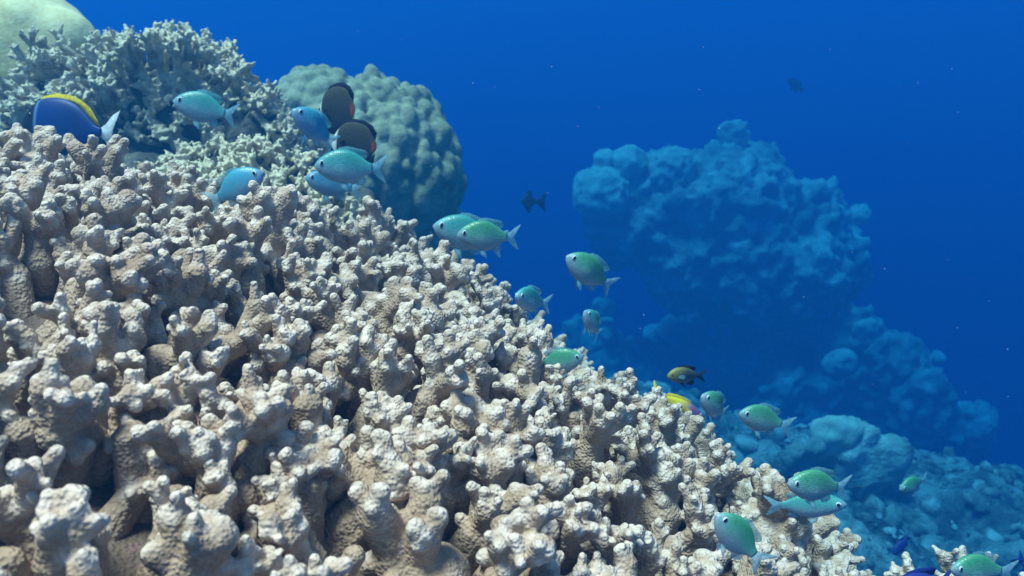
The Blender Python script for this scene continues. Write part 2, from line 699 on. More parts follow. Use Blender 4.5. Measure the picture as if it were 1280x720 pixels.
spots = poisson_sphere(MC, MR - H0, 0.037, keep_front, rng, 140000, size_at)
stems, score = [], []
for p, nrm in spots:
    p = p + nrm * float(swell(p[None])[0])
    lift = float(near_lift(p))
    p = p + nrm * lift
    ln = noise.fractal(Vector(p * 7.0), 1.0, 2.0, 2)
    ln2 = noise.noise(Vector(p * 3.1 + 5.0))
    axis = unit(0.52 * nrm + 0.55 * UPW + rng.normal(0, 0.26, 3))
    sc = float(size_at(p[None])[0]) * max(0.7, 1.0 + 0.15 * rng.normal() + 0.15 * ln2)
    fat = 1.0 + 0.28 * max(-0.3, rng.normal())
    le = min(1.2, max(0.72, 1.0 + 0.75 * ln + 0.18 * rng.normal()))
    le *= 1 - 12 * lift
    st_ = stem(p, axis, sc, fat, rng, length=le)
    for sh in (0.75, 0.45, 0.2):
        if above_rim(st_[1]) > 9:
            st_ = stem(p - nrm * 0.008, axis, sc * (0.75 + 0.2 * sh), fat, rng, length=le * sh)
    if above_rim(st_[1]) > 20:
        continue
    stems.append(st_)
    u, v, dd = project(p)
    fc = float(np.dot(nrm, -p / np.linalg.norm(p)))
    vis = (-40 < u[0] < 1300) and (100 < v[0] < 760) and fc > 0.05
    score.append((0 if vis else 10) + dd[0])
    near_ = np.linalg.norm(p) < 0.68
    for rep in range(2 if near_ else 1):   # low knobs in the gaps beside the finger
        if rng.random() > (0.8 if near_ else 0.5):
            continue
        a_, b_, _ = frame(nrm)
        th = rng.random() * 6.283
        s_ = float(size_at(p[None])[0])
        q = p + (math.cos(th) * a_ + math.sin(th) * b_) * 0.021 * s_
        kx = unit(nrm + 0.5 * UPW + rng.normal(0, 0.3, 3))
        hk = (0.022 + 0.03 * rng.random()) * s_
        rk_ = (0.009 + 0.007 * rng.random()) * s_
        stems[-1][0].append((q - nrm * 0.01, q + kx * hk, rk_ * 1.3, rk_))
        if rng.random() < 0.6:
            e_ = q + kx * hk
            dr_ = unit(kx + rng.normal(0, 0.6, 3))
            stems[-1][0].append((e_, e_ + dr_ * 0.017 * s_, 0.0075 * s_, 0.006 * s_))
            stems[-1][1].append(e_ + dr_ * 0.021 * s_)
order = list(np.argsort(score))
print('stems', len(stems), time.time() - T0)

colony = empty('finger_coral', MC - np.array([0, 0, MR]))
tag(colony, 'large mound of beige stubby finger coral with pale tips filling the foreground', 'coral')
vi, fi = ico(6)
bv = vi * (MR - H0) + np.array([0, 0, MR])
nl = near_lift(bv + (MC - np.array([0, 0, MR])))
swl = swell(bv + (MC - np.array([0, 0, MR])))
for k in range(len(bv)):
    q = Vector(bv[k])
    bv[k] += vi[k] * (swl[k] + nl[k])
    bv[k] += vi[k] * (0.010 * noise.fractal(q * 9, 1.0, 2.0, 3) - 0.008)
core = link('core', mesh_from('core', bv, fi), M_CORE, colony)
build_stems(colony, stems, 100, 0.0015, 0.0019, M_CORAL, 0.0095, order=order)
print('main coral', time.time() - T0)


# --- small colony at the lower right corner
def mini_colony(px, label, mat, name='finger_coral'):
    base = at(*px[0])
    e = empty(name, base)
    tag(e, label, 'coral')
    st = []
    for u, v, dd, du, dv in px[1:]:
        q = at(u, v, dd)
        st.append(stem(q, at(u + du, v + dv, dd) - q, 0.75, 0.9, rng, length=0.8))
    build_stems(e, st, 50, 0.0015, 0.0020, mat, 0.011)
    V, F = blobs_mesh([(np.zeros(3) + np.array([0, 0, -0.08]), (0.07, 0.07, 0.09))])
    me = bake('core', V, F, 0.004, 2, ((TX_L1, 0.012),))
    link('core', me, M_CORE, e)
    return e


mini_colony([(1185, 830, 0.9), (1168, 762, 0.9, -14, -20), (1192, 757, 0.92, 2, -30), (1222, 766, 0.94, 8, -24), (1150, 780, .9, -12, -12), (1240, 782, .9, 20, -10), (1185, 775, .88, 0, -10)],
            'small pale finger coral poking up at the lower right corner', M_CORAL)

# --- branching thicket behind, upper left
TC = at(205, 175, 1.78)


def thicket(name, label, spots_, sc, n_near, vox, tip_r=0.02):
    e = empty(name, at(*spots_['base']))
    tag(e, label, 'coral', 'thickets of thin branching coral')
    st, sco = [], []
    for p, axis in spots_['pts']:
        st.append(stem(p, axis, sc * (0.85 + 0.3 * rng.random()), 0.60, rng, nubs=(2, 5), length=0.55))
        sco.append(float(np.dot(p, FWD)))
    build_stems(e, st, n_near, vox, vox, M_BUSH, tip_r, order=list(np.argsort(sco)), smooth=1, disp=False)
    return e


def arch_points(path, dd, width, depth, count, hub, rng):
    """stems along an arch of (u, v) with directions leading away from the hub pixel"""
    P = np.array(path, float)
    seg = np.linalg.norm(np.diff(P, axis=0), axis=1)
    cum = np.r_[0, np.cumsum(seg)]
    out = []
    for _ in range(count):
        t = rng.random() * cum[-1]
        u = np.interp(t, cum, P[:, 0]); v = np.interp(t, cum, P[:, 1])
        w = np.interp(t, cum, width)
        u += rng.normal(0, 0.4) * w; v += rng.normal(0, 0.4) * w
        dep = dd + rng.uniform(-depth, depth)
        p = at(u, v, dep)
        h = at(hub[0], hub[1], dd + 0.06)
        ax = unit(unit(p - h) + 0.15 * UPW - 0.45 * FWD + rng.normal(0, 0.35, 3))
        out.append((p - ax * 0.03, ax))
    return out


pts = arch_points([(-40, 130), (0, 100), (40, 85), (90, 78), (140, 66), (190, 52), (240, 56), (290, 85), (325, 125), (350, 165), (380, 205)],
                  1.85, (40, 40, 38, 34, 24, 18, 18, 22, 28, 28, 26), 0.13, 330, (190, 190), rng)
pts += arch_points([(-30, 165), (30, 140), (85, 122), (130, 104)], 1.74, (26, 24, 20, 14), 0.05, 90, (150, 190), rng)
for _ in range(130):                   # stunted sprigs deep in the hollow
    u, v = rng.uniform(120, 320), rng.uniform(88, 190)
    p = at(u, v, 1.85 + 0.03 * rng.random())
    pts.append((p, unit(-0.7 * FWD + 0.4 * UPW + rng.normal(0, 0.4, 3))))
thicket('thicket_coral', 'arching off-white branching coral above the dark hollow at upper left', dict(base=(200, 330, 1.75), pts=pts), 0.70, 100, 0.0029)
pts = []
for _ in range(215):
    u = rng.uniform(165, 440); v0 = 172 + 0.0022 * (u - 290) ** 2
    v = v0 + 95 * rng.random()
    dep = 1.58 - 0.0022 * (v - v0)
    p = at(u, v + 14, dep)
    ax = unit(0.6 * UPW - 0.5 * FWD + RIGHT * (u - 290) / 250 + rng.normal(0, 0.4, 3))
    pts.append((p, ax))
thicket('thicket_coral', 'low off-white branching coral below the dark hollow beside the lobed coral', dict(base=(300, 360, 1.6), pts=pts), 0.60, 100, 0.0026)
print('thickets', time.time() - T0)

# dark rock that carries them
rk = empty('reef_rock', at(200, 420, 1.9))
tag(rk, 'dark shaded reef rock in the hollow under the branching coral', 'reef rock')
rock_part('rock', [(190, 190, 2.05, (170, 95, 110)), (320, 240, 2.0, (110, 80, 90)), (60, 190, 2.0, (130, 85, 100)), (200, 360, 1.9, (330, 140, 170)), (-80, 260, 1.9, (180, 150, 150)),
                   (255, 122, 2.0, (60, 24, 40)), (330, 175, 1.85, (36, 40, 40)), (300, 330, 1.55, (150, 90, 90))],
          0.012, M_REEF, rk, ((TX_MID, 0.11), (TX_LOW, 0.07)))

# --- massive lobed coral
LD = 2.85
LC = at(460, 216, LD)
e = empty('lobed_coral', at(450, 330, LD))
tag(e, 'rounded grey green lobed coral behind the two dark butterflyfish', 'coral')
o0 = np.array(e.location)
rx, ry, rz = pxr(114, LD), 0.30, pxr(112, LD)
rng = np.random.default_rng(5)
bl = [(LC - o0, (rx * .9, ry * .9, rz * .9)), (at(402, 148, LD) - o0, np.array((64, 60, 62)) * pxr(1, LD)), (at(455, 150, LD) - o0, np.array((56, 60, 44)) * pxr(1, LD)),
      (LC - o0 + np.array([0.02, 0.03, -0.31]), (rx * .88, ry * .9, rz * .9))]
sp = poisson_sphere(np.zeros(3), 1.0, 0.118, lambda P, N: N[:, 2] > -0.95, rng, 14000)
for q, _ in sp:
    r = pxr(6 + 9 * rng.random() ** 1.5, LD)
    if q[0] < -0.1 and q[2] > 0.25:
        k = 0.80 + 0.07 * rng.random()
    else:
        k = 0.93 + 0.07 * rng.random()
    bl.append((LC - o0 + q * np.array([rx, ry, rz]) * k, (r, r, r * (1 + .9 * rng.random()))))
    if q[2] < 0.3:
        bl.append((LC - o0 + q * np.array([rx, ry, rz]) * k + np.array([0.02, 0.03, -0.31]), (r, r, r * 1.3)))
for c0, rr0 in ((at(402, 148, LD), np.array((64, 60, 62))), (at(455, 150, LD), np.array((56, 60, 44)))):
    for q, _ in poisson_sphere(np.zeros(3), 1.0, 0.26, lambda P, N: N[:, 1] < 0.6, rng, 5000):
        r = pxr(8 + 8 * rng.random(), LD)
        bl.append((c0 - o0 + q * rr0 * pxr(1, LD) * (0.84 + 0.06 * rng.random()), (r, r, r)))
V, F = blobs_mesh(bl, 2)
lob = link('lobes', bake('lobes', V, F, 0.0065, 2, ((TX_LOW, 0.012),)), M_LOBE, e)
V, F = blobs_mesh([(np.array([0, 0.05, -0.3]), (0.3, 0.3, 0.45))])
link('foot', bake('foot', V, F, 0.015, 2, ((TX_MID, 0.08),)), M_REEF, e)

# --- smooth boulder coral, top left corner
e = empty('boulder_coral', at(20, 190, 1.98))
tag(e, 'smooth pale yellow boulder coral in the upper left corner', 'coral')
o0 = np.array(e.location)
bl = [(at(18, 82, 2.0) - o0, np.array((112, 92, 100)) * pxr(1, 2.0)), (at(-60, 60, 2.0) - o0, np.array((120, 90, 100)) * pxr(1, 2.0)),
      (at(20, 40, 1.9) - o0, np.array((40, 34, 40)) * pxr(1, 2.0)), (at(75, 55, 1.95) - o0, np.array((46, 42, 44)) * pxr(1, 2.0))]
V, F = blobs_mesh(bl, 4)
link('dome', bake('dome', V, F, 0.01, 14, ((TX_MID, 0.02),)), M_BOULDER, e)
print('corals', time.time() - T0)


# ------------------------------------------------------------------ fish
def fish_mat(name, fn, rough=0.38, spec=0.5, scales=38, bs=0.12):
    m, nt, out = new_mat(name)
    tc = nd(nt, 'ShaderNodeTexCoord').outputs['Object']
    sep = nd(nt, 'ShaderNodeSeparateXYZ')
    nt.links.new(tc, sep.inputs[0])
    x, z = sep.outputs[0], sep.outputs[2]
    c = fn(nt, tc, x, z)
    mp = nd(nt, 'ShaderNodeMapping')
    mp.inputs['Scale'].default_value = (1, 0.3, 1.15)
    nt.links.new(tc, mp.inputs[0])
    v = voro(nt, mp.outputs[0], scales, 'F1', 'Distance', 0.35)
    c = mixc(nt, mth(nt, 'MULTIPLY', mth(nt, 'SUBTRACT', v, 0.32, True), 1.5, True), c, mixc(nt, 1.0, c, (0.45, 0.6, 0.55), 'MULTIPLY'))
    bsdf(nt, out, c, rough, spec, bump(nt, v, bs, 0.01))
    return m


def fin_mat(name, col, alpha=0.55, edge=None):
    m, nt, out = new_mat(name)
    tc = nd(nt, 'ShaderNodeTexCoord').outputs['Object']
    n_ = noise_n(nt, tc, 26, 2)
    c = ramp(nt, n_, [(0.3, tuple(x * .8 for x in col)), (0.7, tuple(min(1, x * 1.15) for x in col))])
    d_ = nd(nt, 'ShaderNodeBsdfDiffuse'); nt.links.new(c, d_.inputs[0])
    t_ = nd(nt, 'ShaderNodeBsdfTranslucent'); nt.links.new(c, t_.inputs[0])
    a_ = nd(nt, 'ShaderNodeMixShader'); a_.inputs[0].default_value = 0.45
    nt.links.new(d_.outputs[0], a_.inputs[1]); nt.links.new(t_.outputs[0], a_.inputs[2])
    tr = nd(nt, 'ShaderNodeBsdfTransparent')
    b_ = nd(nt, 'ShaderNodeMixShader'); b_.inputs[0].default_value = alpha
    nt.links.new(tr.outputs[0], b_.inputs[1]); nt.links.new(a_.outputs[0], b_.inputs[2])
    nt.links.new(b_.outputs[0], out.inputs['Surface'])
    return m


def plain(name, col, rough=0.3, spec=0.5):
    m, nt, out = new_mat(name)
    tc = nd(nt, 'ShaderNodeTexCoord').outputs['Object']
    n_ = noise_n(nt, tc, 30, 2)
    bsdf(nt, out, mixc(nt, mth(nt, 'MULTIPLY', n_, 0.25), col, tuple(x * .6 for x in col)), rough, spec)
    return m


def zmap(nt, z, lo, hi):
    return mth(nt, 'DIVIDE', mth(nt, 'SUBTRACT', z, lo), hi - lo, True)


def chromis_col(back, mid, belly):
    def fn(nt, tc, x, z):
        nz = noise_n(nt, tc, 9, 3)
        t = mth(nt, 'ADD', zmap(nt, z, -0.2, 0.2), mth(nt, 'MULTIPLY', mth(nt, 'SUBTRACT', nz, 0.5), 0.25), True)
        t = mth(nt, 'SUBTRACT', t, mth(nt, 'MULTIPLY', zmap(nt, x, 0.28, 0.52), 0.28), True)   # paler snout
        gx = mth(nt, 'SUBTRACT', x, 0.36)
        gr = mth(nt, 'SQRT', mth(nt, 'ADD', mth(nt, 'MULTIPLY', gx, gx), mth(nt, 'MULTIPLY', z, z)))
        gill = mth(nt, 'MULTIPLY', mth(nt, 'SUBTRACT', 1.0, mth(nt, 'MULTIPLY', mth(nt, 'ABSOLUTE', mth(nt, 'SUBTRACT', gr, 0.125)), 70.0), True), zmap(nt, x, 0.36, 0.33))
        t = mth(nt, 'ADD', t, mth(nt, 'MULTIPLY', gill, 0.10), True)
        return ramp(nt, t, [(0.06, belly), (0.36, tuple(.5 * a + .5 * b for a, b in zip(belly, mid))), (0.52, mid), (0.8, back)])
    return fn


def tang_col(nt, tc, x, z):
    face = zmap(nt, x, 0.315, 0.335)
    c = mixc(nt, zmap(nt, z, -0.25, 0.25), (0.004, 0.045, 0.23), (0.003, 0.035, 0.18))
    band = mth(nt, 'MULTIPLY', zmap(nt, x, 0.285, 0.305), 1.0)
    c = mixc(nt, band, c, (0.10, 0.2, 0.42))
    return mixc(nt, face, c, (0.01, 0.012, 0.03))


def butter_col(nt, tc, x, z):
    c = mixc(nt, zmap(nt, z, -0.28, 0.25), (0.016, 0.016, 0.03), (0.05, 0.05, 0.03))
    rear = mth(nt, 'MULTIPLY', zmap(nt, x, -0.25, -0.29), mth(nt, 'MULTIPLY', zmap(nt, z, 0.09, 0.03), zmap(nt, z, -0.11, -0.05)))
    c = mixc(nt, rear, c, (0.24, 0.05, 0.02))
    return mixc(nt, zmap(nt, x, 0.30, 0.34), c, (0.75, 0.75, 0.7))


def damsel_col(nt, tc, x, z):
    k = mth(nt, 'ADD', zmap(nt, x, 0.0, 0.5), mth(nt, 'MULTIPLY', zmap(nt, z, 0.0, 0.2), 0.35), True)
    c = mixc(nt, k, (0.02, 0.025, 0.05), (0.30, 0.26, 0.05))
    return mixc(nt, zmap(nt, z, -0.02, -0.2), c, (0.16, 0.17, 0.2))


def yt_col(nt, tc, x, z):
    return mixc(nt, zmap(nt, x, 0.02, 0.22), (0.85, 0.66, 0.02), (0.20, 0.10, 0.26))


def flat_col(c0, c1):
    return lambda nt, tc, x, z: mixc(nt, zmap(nt, z, -0.25, 0.25), c0, c1)


M_BODY = {
    'green': fish_mat('green_fish_skin', chromis_col((0.05, 0.27, 0.15), (0.11, 0.35, 0.28), (0.29, 0.35, 0.46))),
    'teal': fish_mat('teal_fish_skin', chromis_col((0.04, 0.30, 0.28), (0.10, 0.36, 0.40), (0.29, 0.37, 0.49))),
    'blue': fish_mat('blue_fish_skin', chromis_col((0.05, 0.33, 0.48), (0.09, 0.35, 0.54), (0.22, 0.32, 0.50))),
    'tang': fish_mat('tang_skin', tang_col, 0.5, 0.3, 60, 0.05),
    'butter': fish_mat('butterflyfish_skin', butter_col, 0.75, 0.12, 30),
    'damsel': fish_mat('dark_damselfish_skin', damsel_col, 0.45, 0.4, 30),
    'yellowtail': fish_mat('yellow_tailed_skin', yt_col, 0.45, 0.4, 40),
    'dark': fish_mat('dark_fish_skin', flat_col((0.03, 0.03, 0.05), (0.02, 0.02, 0.035)), 0.6, 0.2),
    'navy': fish_mat('navy_fish_skin', flat_col((0.03, 0.05, 0.30), (0.02, 0.03, 0.22)), 0.5, 0.3),
}
F_PALE = fin_mat('pale_blue_fin', (0.26, 0.52, 0.64), 0.55)
F_CLEAR = fin_mat('clear_fin', (0.30, 0.52, 0.58), 0.10)
F_TEAL = fin_mat('teal_fin', (0.16, 0.42, 0.48), 0.5)
F_YEL = fin_mat('yellow_fin', (0.85, 0.68, 0.05), 0.95)
F_WHITE = fin_mat('white_fin', (0.72, 0.80, 0.82), 0.9)
F_DARK = fin_mat('dark_fin', (0.03, 0.03, 0.05), 0.95)
F_NAVY = fin_mat('navy_fin', (0.03, 0.05, 0.30), 0.95)
F_ORANGE = fin_mat('orange_fin', (0.75, 0.14, 0.03), 0.95)
M_IRIS = plain('fish_iris', (0.55, 0.66, 0.72), 0.25)
M_PUPIL = plain('fish_pupil', (0.004, 0.004, 0.006), 0.12)
M_IRISD = plain('dark_fish_iris', (0.10, 0.11, 0.10), 0.25)

SPEC = {}
SPEC['chromis'] = dict(
    t=[0, .015, .05, .11, .19, .28, .38, .48, .58, .66, .73, .79],
    top=[.0, .022, .062, .110, .155, .185, .198, .188, .155, .112, .072, .055],
    bot=[-.018, -.036, -.072, -.112, -.152, -.180, -.195, -.190, -.160, -.112, -.072, -.052],
    wid=[.006, .022, .045, .066, .082, .090, .088, .076, .056, .038, .022, .010],
    tail=[(.77, .050), (.83, .066), (.90, .118), (.985, .168), (1.0, .160), (.935, .070), (.895, .012), (.93, -.055), (.985, -.150), (.97, -.160), (.88, -.110), (.82, -.062), (.77, -.048)],
    dorsal=[(.28, .17), (.33, .215), (.42, .235), (.52, .228), (.60, .215), (.68, .205), (.735, .165), (.70, .115), (.66, .10), (.55, .15), (.42, .18)],
    anal=[(.54, -.165), (.585, -.205), (.65, -.205), (.715, -.165), (.70, -.10), (.64, -.105), (.58, -.14)],
    pelvic=[(.34, -.17), (.38, -.24), (.475, -.285), (.46, -.22), (.44, -.17)],
    pect=[(.255, .0), (.30, .035), (.39, .045), (.415, .0), (.38, -.05), (.29, -.035)],
    eye=(.108, .028, .036))
SPEC['oval'] = dict(   # damselfish, dark fish
    t=[0, .02, .06, .12, .2, .3, .4, .5, .6, .68, .74, .79],
    top=[.0, .035, .085, .135, .18, .205, .212, .20, .165, .115, .075, .06],
    bot=[-.02, -.05, -.09, -.13, -.17, -.195, -.205, -.195, -.165, -.12, -.075, -.055],
    wid=[.006, .022, .045, .066, .08, .088, .086, .074, .055, .038, .022, .010],
    tail=SPEC['chromis']['tail'], dorsal=[(.25, .18), (.32, .24), (.45, .262), (.58, .252), (.68, .24), (.75, .20), (.70, .12), (.58, .15), (.42, .19)],
    anal=[(.5, -.18), (.56, -.235), (.66, -.25), (.73, -.20), (.70, -.11), (.6, -.15)],
    pelvic=SPEC['chromis']['pelvic'], pect=SPEC['chromis']['pect'], eye=(.115, .035, .03))
SPEC['tang'] = dict(
    t=[0, .015, .05, .11, .19, .28, .38, .48, .58, .68, .76, .82],
    top=[-.04, .0, .075, .155, .215, .245, .255, .245, .205, .125, .05, .035],
    bot=[-.065, -.085, -.13, -.18, -.225, -.25, -.26, -.25, -.21, -.13, -.055, -.035],
    wid=[.006, .02, .04, .056, .068, .074, .072, .062, .046, .03, .018, .008],
    tail=[(.80, .03), (.86, .075), (.93, .165), (1.0, .215), (.965, .12), (.935, .04), (.93, 0), (.935, -.04), (.965, -.12), (1.0, -.215), (.93, -.165), (.86, -.075), (.80, -.03)],
    dorsal=[(.17, .195), (.22, .252), (.34, .290), (.48, .292), (.60, .262), (.70, .20), (.775, .10), (.80, .055), (.75, .07), (.68, .145), (.58, .22), (.47, .255), (.36, .258), (.26, .232)],
    anal=[(.38, -.25), (.45, -.30), (.58, -.285), (.70, -.20), (.77, -.09), (.72, -.06), (.64, -.15), (.52, -.23)],
    pelvic=[(.30, -.24), (.34, -.29), (.40, -.31), (.40, -.25)], pect=[(.27, -.05), (.32, -.02), (.41, -.03), (.42, -.08), (.37, -.12), (.29, -.10)], eye=(.125, .07, .022))
SPEC['butterfly'] = dict(
    t=[0, .02, .07, .13, .2, .3, .4, .5, .6, .7, .78, .84],
    top=[-.02, .0, .04, .13, .22, .28, .30, .30, .285, .235, .13, .05],
    bot=[-.04, -.06, -.10, -.17, -.235, -.285, -.305, -.305, -.285, -.235, -.13, -.05],
    wid=[.006, .02, .035, .05, .06, .066, .064, .056, .042, .026, .014, .008],
    tail=[(.82, .05), (.88, .08), (.96, .11), (1.0, .115), (.995, 0), (1.0, -.115), (.96, -.11), (.88, -.08), (.82, -.05)],
    dorsal=[(.2, .2), (.3, .315), (.45, .345), (.62, .34), (.76, .28), (.84, .18), (.82, .08), (.74, .19), (.6, .27), (.4, .28)],
    anal=[(.42, -.29), (.55, -.34), (.70, -.32), (.82, -.22), (.83, -.09), (.74, -.18), (.6, -.27)],
    pelvic=[(.32, -.27), (.36, -.33), (.44, -.36), (.42, -.28)], pect=SPEC['chromis']['pect'], eye=(.13, .03, .026))
SPEC['trigger'] = dict(
    t=[0, .02, .07, .13, .2, .27, .34, .42, .5, .57, .62, .66],
    top=[.02, .04, .10, .19, .26, .29, .27, .21, .14, .09, .065, .055],
    bot=[-.02, -.05, -.11, -.2, -.27, -.30, -.28, -.22, -.14, -.09, -.065, -.055],
    wid=[.006, .02, .035, .05, .06, .066, .064, .056, .042, .026, .014, .008],
    tail=[(.64, .05), (.75, .16), (.9, .30), (1.0, .36), (.96, .18), (.94, 0), (.96, -.18), (1.0, -.36), (.9, -.30), (.75, -.16), (.64, -.05)],
    dorsal=[(.15, .2), (.2, .34), (.3, .40), (.36, .40), (.38, .30), (.45, .18), (.35, .2)],
    anal=[(.2, -.25), (.26, -.38), (.33, -.44), (.38, -.42), (.40, -.30), (.46, -.18), (.35, -.2)],
    pelvic=[(.3, -.25), (.34, -.3), (.38, -.3), (.36, -.25)], pect=SPEC['chromis']['pect'], eye=(.12, .05, .026))
SPEC['slender'] = dict(
    t=[0, .015, .05, .11, .19, .28, .38, .48, .58, .66, .73, .79],
    top=[.0, .02, .05, .08, .11, .13, .135, .125, .10, .075, .055, .045],
    bot=[-.018, -.036, -.06, -.085, -.11, -.13, -.135, -.128, -.105, -.078, -.055, -.045],
    wid=[.006, .022, .04, .055, .066, .07, .066, .056, .042, .03, .02, .010],
    tail=[(.77, .045), (.84, .075), (.92, .14), (1.0, .21), (1.0, .19), (.93, .07), (.895, .0), (.93, -.07), (1.0, -.19), (1.0, -.21), (.92, -.14), (.84, -.075), (.77, -.045)],
    dorsal=[(.25, .12), (.32, .165), (.45, .175), (.58, .16), (.70, .12), (.72, .06), (.6, .09), (.42, .12)],
    anal=[(.54, -.12), (.60, -.155), (.66, -.145), (.72, -.09), (.70, -.055), (.6, -.10)],
    pelvic=[(.32, -.12), (.36, -.17), (.43, -.18), (.42, -.12)], pect=SPEC['chromis']['pect'], eye=(.105, .025, .026))


def crv(t, xs, ys):
    """smooth interpolation (Catmull-Rom tangents)"""
    xs = np.asarray(xs, float); ys = np.asarray(ys, float)
    m = np.gradient(ys, xs)
    i = np.clip(np.searchsorted(xs, t) - 1, 0, len(xs) - 2)
    h = xs[i + 1] - xs[i]; u = (t - xs[i]) / h
    return ((2 * u ** 3 - 3 * u ** 2 + 1) * ys[i] + (u ** 3 - 2 * u ** 2 + u) * h * m[i] + (-2 * u ** 3 + 3 * u ** 2) * ys[i + 1] + (u ** 3 - u ** 2) * h * m[i + 1])


def make_fish(name, spec, bend, mats, eye_mat):
    """snout at +X 0.5, tail tip at -0.5, back +Z; an Empty with body, fins and eyes"""
    S = SPEC[spec]
    root = empty(name)

    def by(t):
        return bend * np.maximum(0, np.asarray(t) - 0.3) ** 2
    ts = np.r_[np.linspace(0, 0.06, 7), np.linspace(0.08, S['t'][-1], 34)]
    ns = 26
    top, bot, wid = (crv(ts, S['t'], S[k]) for k in ('top', 'bot', 'wid'))
    V, F = [], []
    for t, a, b, w in zip(ts, top, bot, wid):
        mid, h = (a + b) / 2, (a - b) / 2
        for k in range(ns):
            th = 2 * math.pi * k / ns
            cy, sz = math.cos(th), math.sin(th)
            V.append((0.5 - t, float(by(t)) + w * math.copysign(abs(cy) ** 0.92, cy), mid + h * math.copysign(abs(sz) ** 0.96, sz)))
    for i in range(len(ts) - 1):
        for k in range(ns):
            l = (k + 1) % ns
            F.append((i * ns + k, i * ns + l, (i + 1) * ns + l, (i + 1) * ns + k))
    F.append(tuple(range(ns))[::-1]); F.append(tuple((len(ts) - 1) * ns + k for k in range(ns)))
    link('body', mesh_from('body', V, F), mats['body'], root)

    def plate(nm, outline, mat, th=0.004, off=None):
        """a thin fin with a ruffled sheet, thickest at its root"""
        n_ = len(outline)
        c = np.mean(np.array(outline), axis=0)
        vs, fs = [], []
        for side in (1, -1):
            for (t, z) in outline:
                p = [0.5 - t, float(by(t)) + side * th * 0.35, z]
                vs.append(off(p) if off else p)
            p = [0.5 - c[0], float(by(c[0])) + side * th, c[1]]
            vs.append(off(p) if off else p)
        m_ = n_ + 1
        for i in range(n_):
            j = (i + 1) % n_
            fs.append((i, j, n_)); fs.append((m_ + j, m_ + i, m_ + n_))
            fs.append((i, m_ + i, m_ + j, j))
        me = mesh_from(nm, vs, fs, True)
        return link(nm, me, mat, root)
    plate('tail_fin', S['tail'], mats['tail'])
    plate('dorsal_fin', S['dorsal'], mats['dorsal'])
    plate('anal_fin', S['anal'], mats['anal'])
    for sd in (1, -1):
        def tilt(p, sd=sd):
            dz = max(0, -0.15 - p[2])
            return [p[0], p[1] + sd * (0.018 + 0.55 * dz), p[2]]
        plate('pelvic_fin', S['pelvic'], mats['anal'], 0.003, tilt)
        w0 = float(crv(np.array([.26]), S['t'], S['wid'])[0])

        def out_(p, sd=sd):
            return [p[0], sd * (w0 + 0.006 + 0.28 * max(0, (0.245 - p[0]))) + 0.0, p[2] - 0.01]
        plate('pectoral_fin', S['pect'], mats['pect'], 0.002, out_)
        et, ez, er = S['eye']
        w = float(crv(np.array([et]), S['t'], S['wid'])[0])
        tp_, bt_ = float(crv(np.array([et]), S['t'], S['top'])[0]), float(crv(np.array([et]), S['t'], S['bot'])[0])
        q = (ez - (tp_ + bt_) / 2) / ((tp_ - bt_) / 2)
        yy = w * math.sqrt(max(0.1, 1 - q * q))
        v_, f_ = ico(3)
        eo = link('eye', mesh_from('eye', v_ * np.array([er, er * .45, er]) + np.array([0.5 - et, sd * (yy - er * 0.10), ez]), f_), eye_mat, root)
        link('pupil', mesh_from('pupil', v_ * np.array([er * .58, er * .30, er * .78]) + np.array([0.5 - et, sd * (yy + er * 0.20), ez]), f_), M_PUPIL, eo)
    return root


def copy_tree(o, parent=None):
    c = o.copy()
    COL.objects.link(c)
    if parent is not None:
        c.parent = parent
    for ch in list(o.children):
        copy_tree(ch, c)
    return c


def pose(o, u, v, d, phi, psi, lpx, roll=0.0, tall=1.0):
    """centre of the fish, the way its head points in the picture plane, its turn towards the viewer"""
    phi, psi = R(phi), R(psi)
    h = unit(math.cos(psi) * (math.cos(phi) * RIGHT + math.sin(phi) * UPV) - math.sin(psi) * FWD)
    up = unit(0.6 * UPV + 0.4 * UPW)
    up = unit(up - np.dot(up, h) * h)
    yv = np.cross(up, h)
    L = lpx * d / FPX
    if roll:
        c_, s_ = math.cos(R(roll)), math.sin(R(roll))
        up, yv = c_ * up + s_ * yv, c_ * yv - s_ * up
    M = Matrix(((h[0], yv[0], up[0]), (h[1], yv[1], up[1]), (h[2], yv[2], up[2])))
    p = at(u, v, d)
    o.matrix_world = Matrix.Translation(Vector(p)) @ M.to_4x4() @ Matrix.Diagonal((L, L * 1.1, L * tall, 1))


PROTO = {}
CH_GROUP = 'blue green damselfish swimming above the finger coral'


def fish(kind, name, spec, bend, mats, u, v, d, phi, psi, lpx, label, group=None, eye=M_IRIS, roll=0.0, tall=1.0):
    key = (kind, bend)
    if key not in PROTO:
        o = PROTO[key] = make_fish(name, spec, bend, mats, eye)
    else:
        o = copy_tree(PROTO[key])
    tag(o, label, 'fish', group)
    pose(o, u, v, d, phi, psi, lpx, roll, tall)
    return o


def chm(tone):
    return dict(body=M_BODY[tone], tail=F_PALE, dorsal=F_TEAL, anal=F_PALE, pect=F_CLEAR)


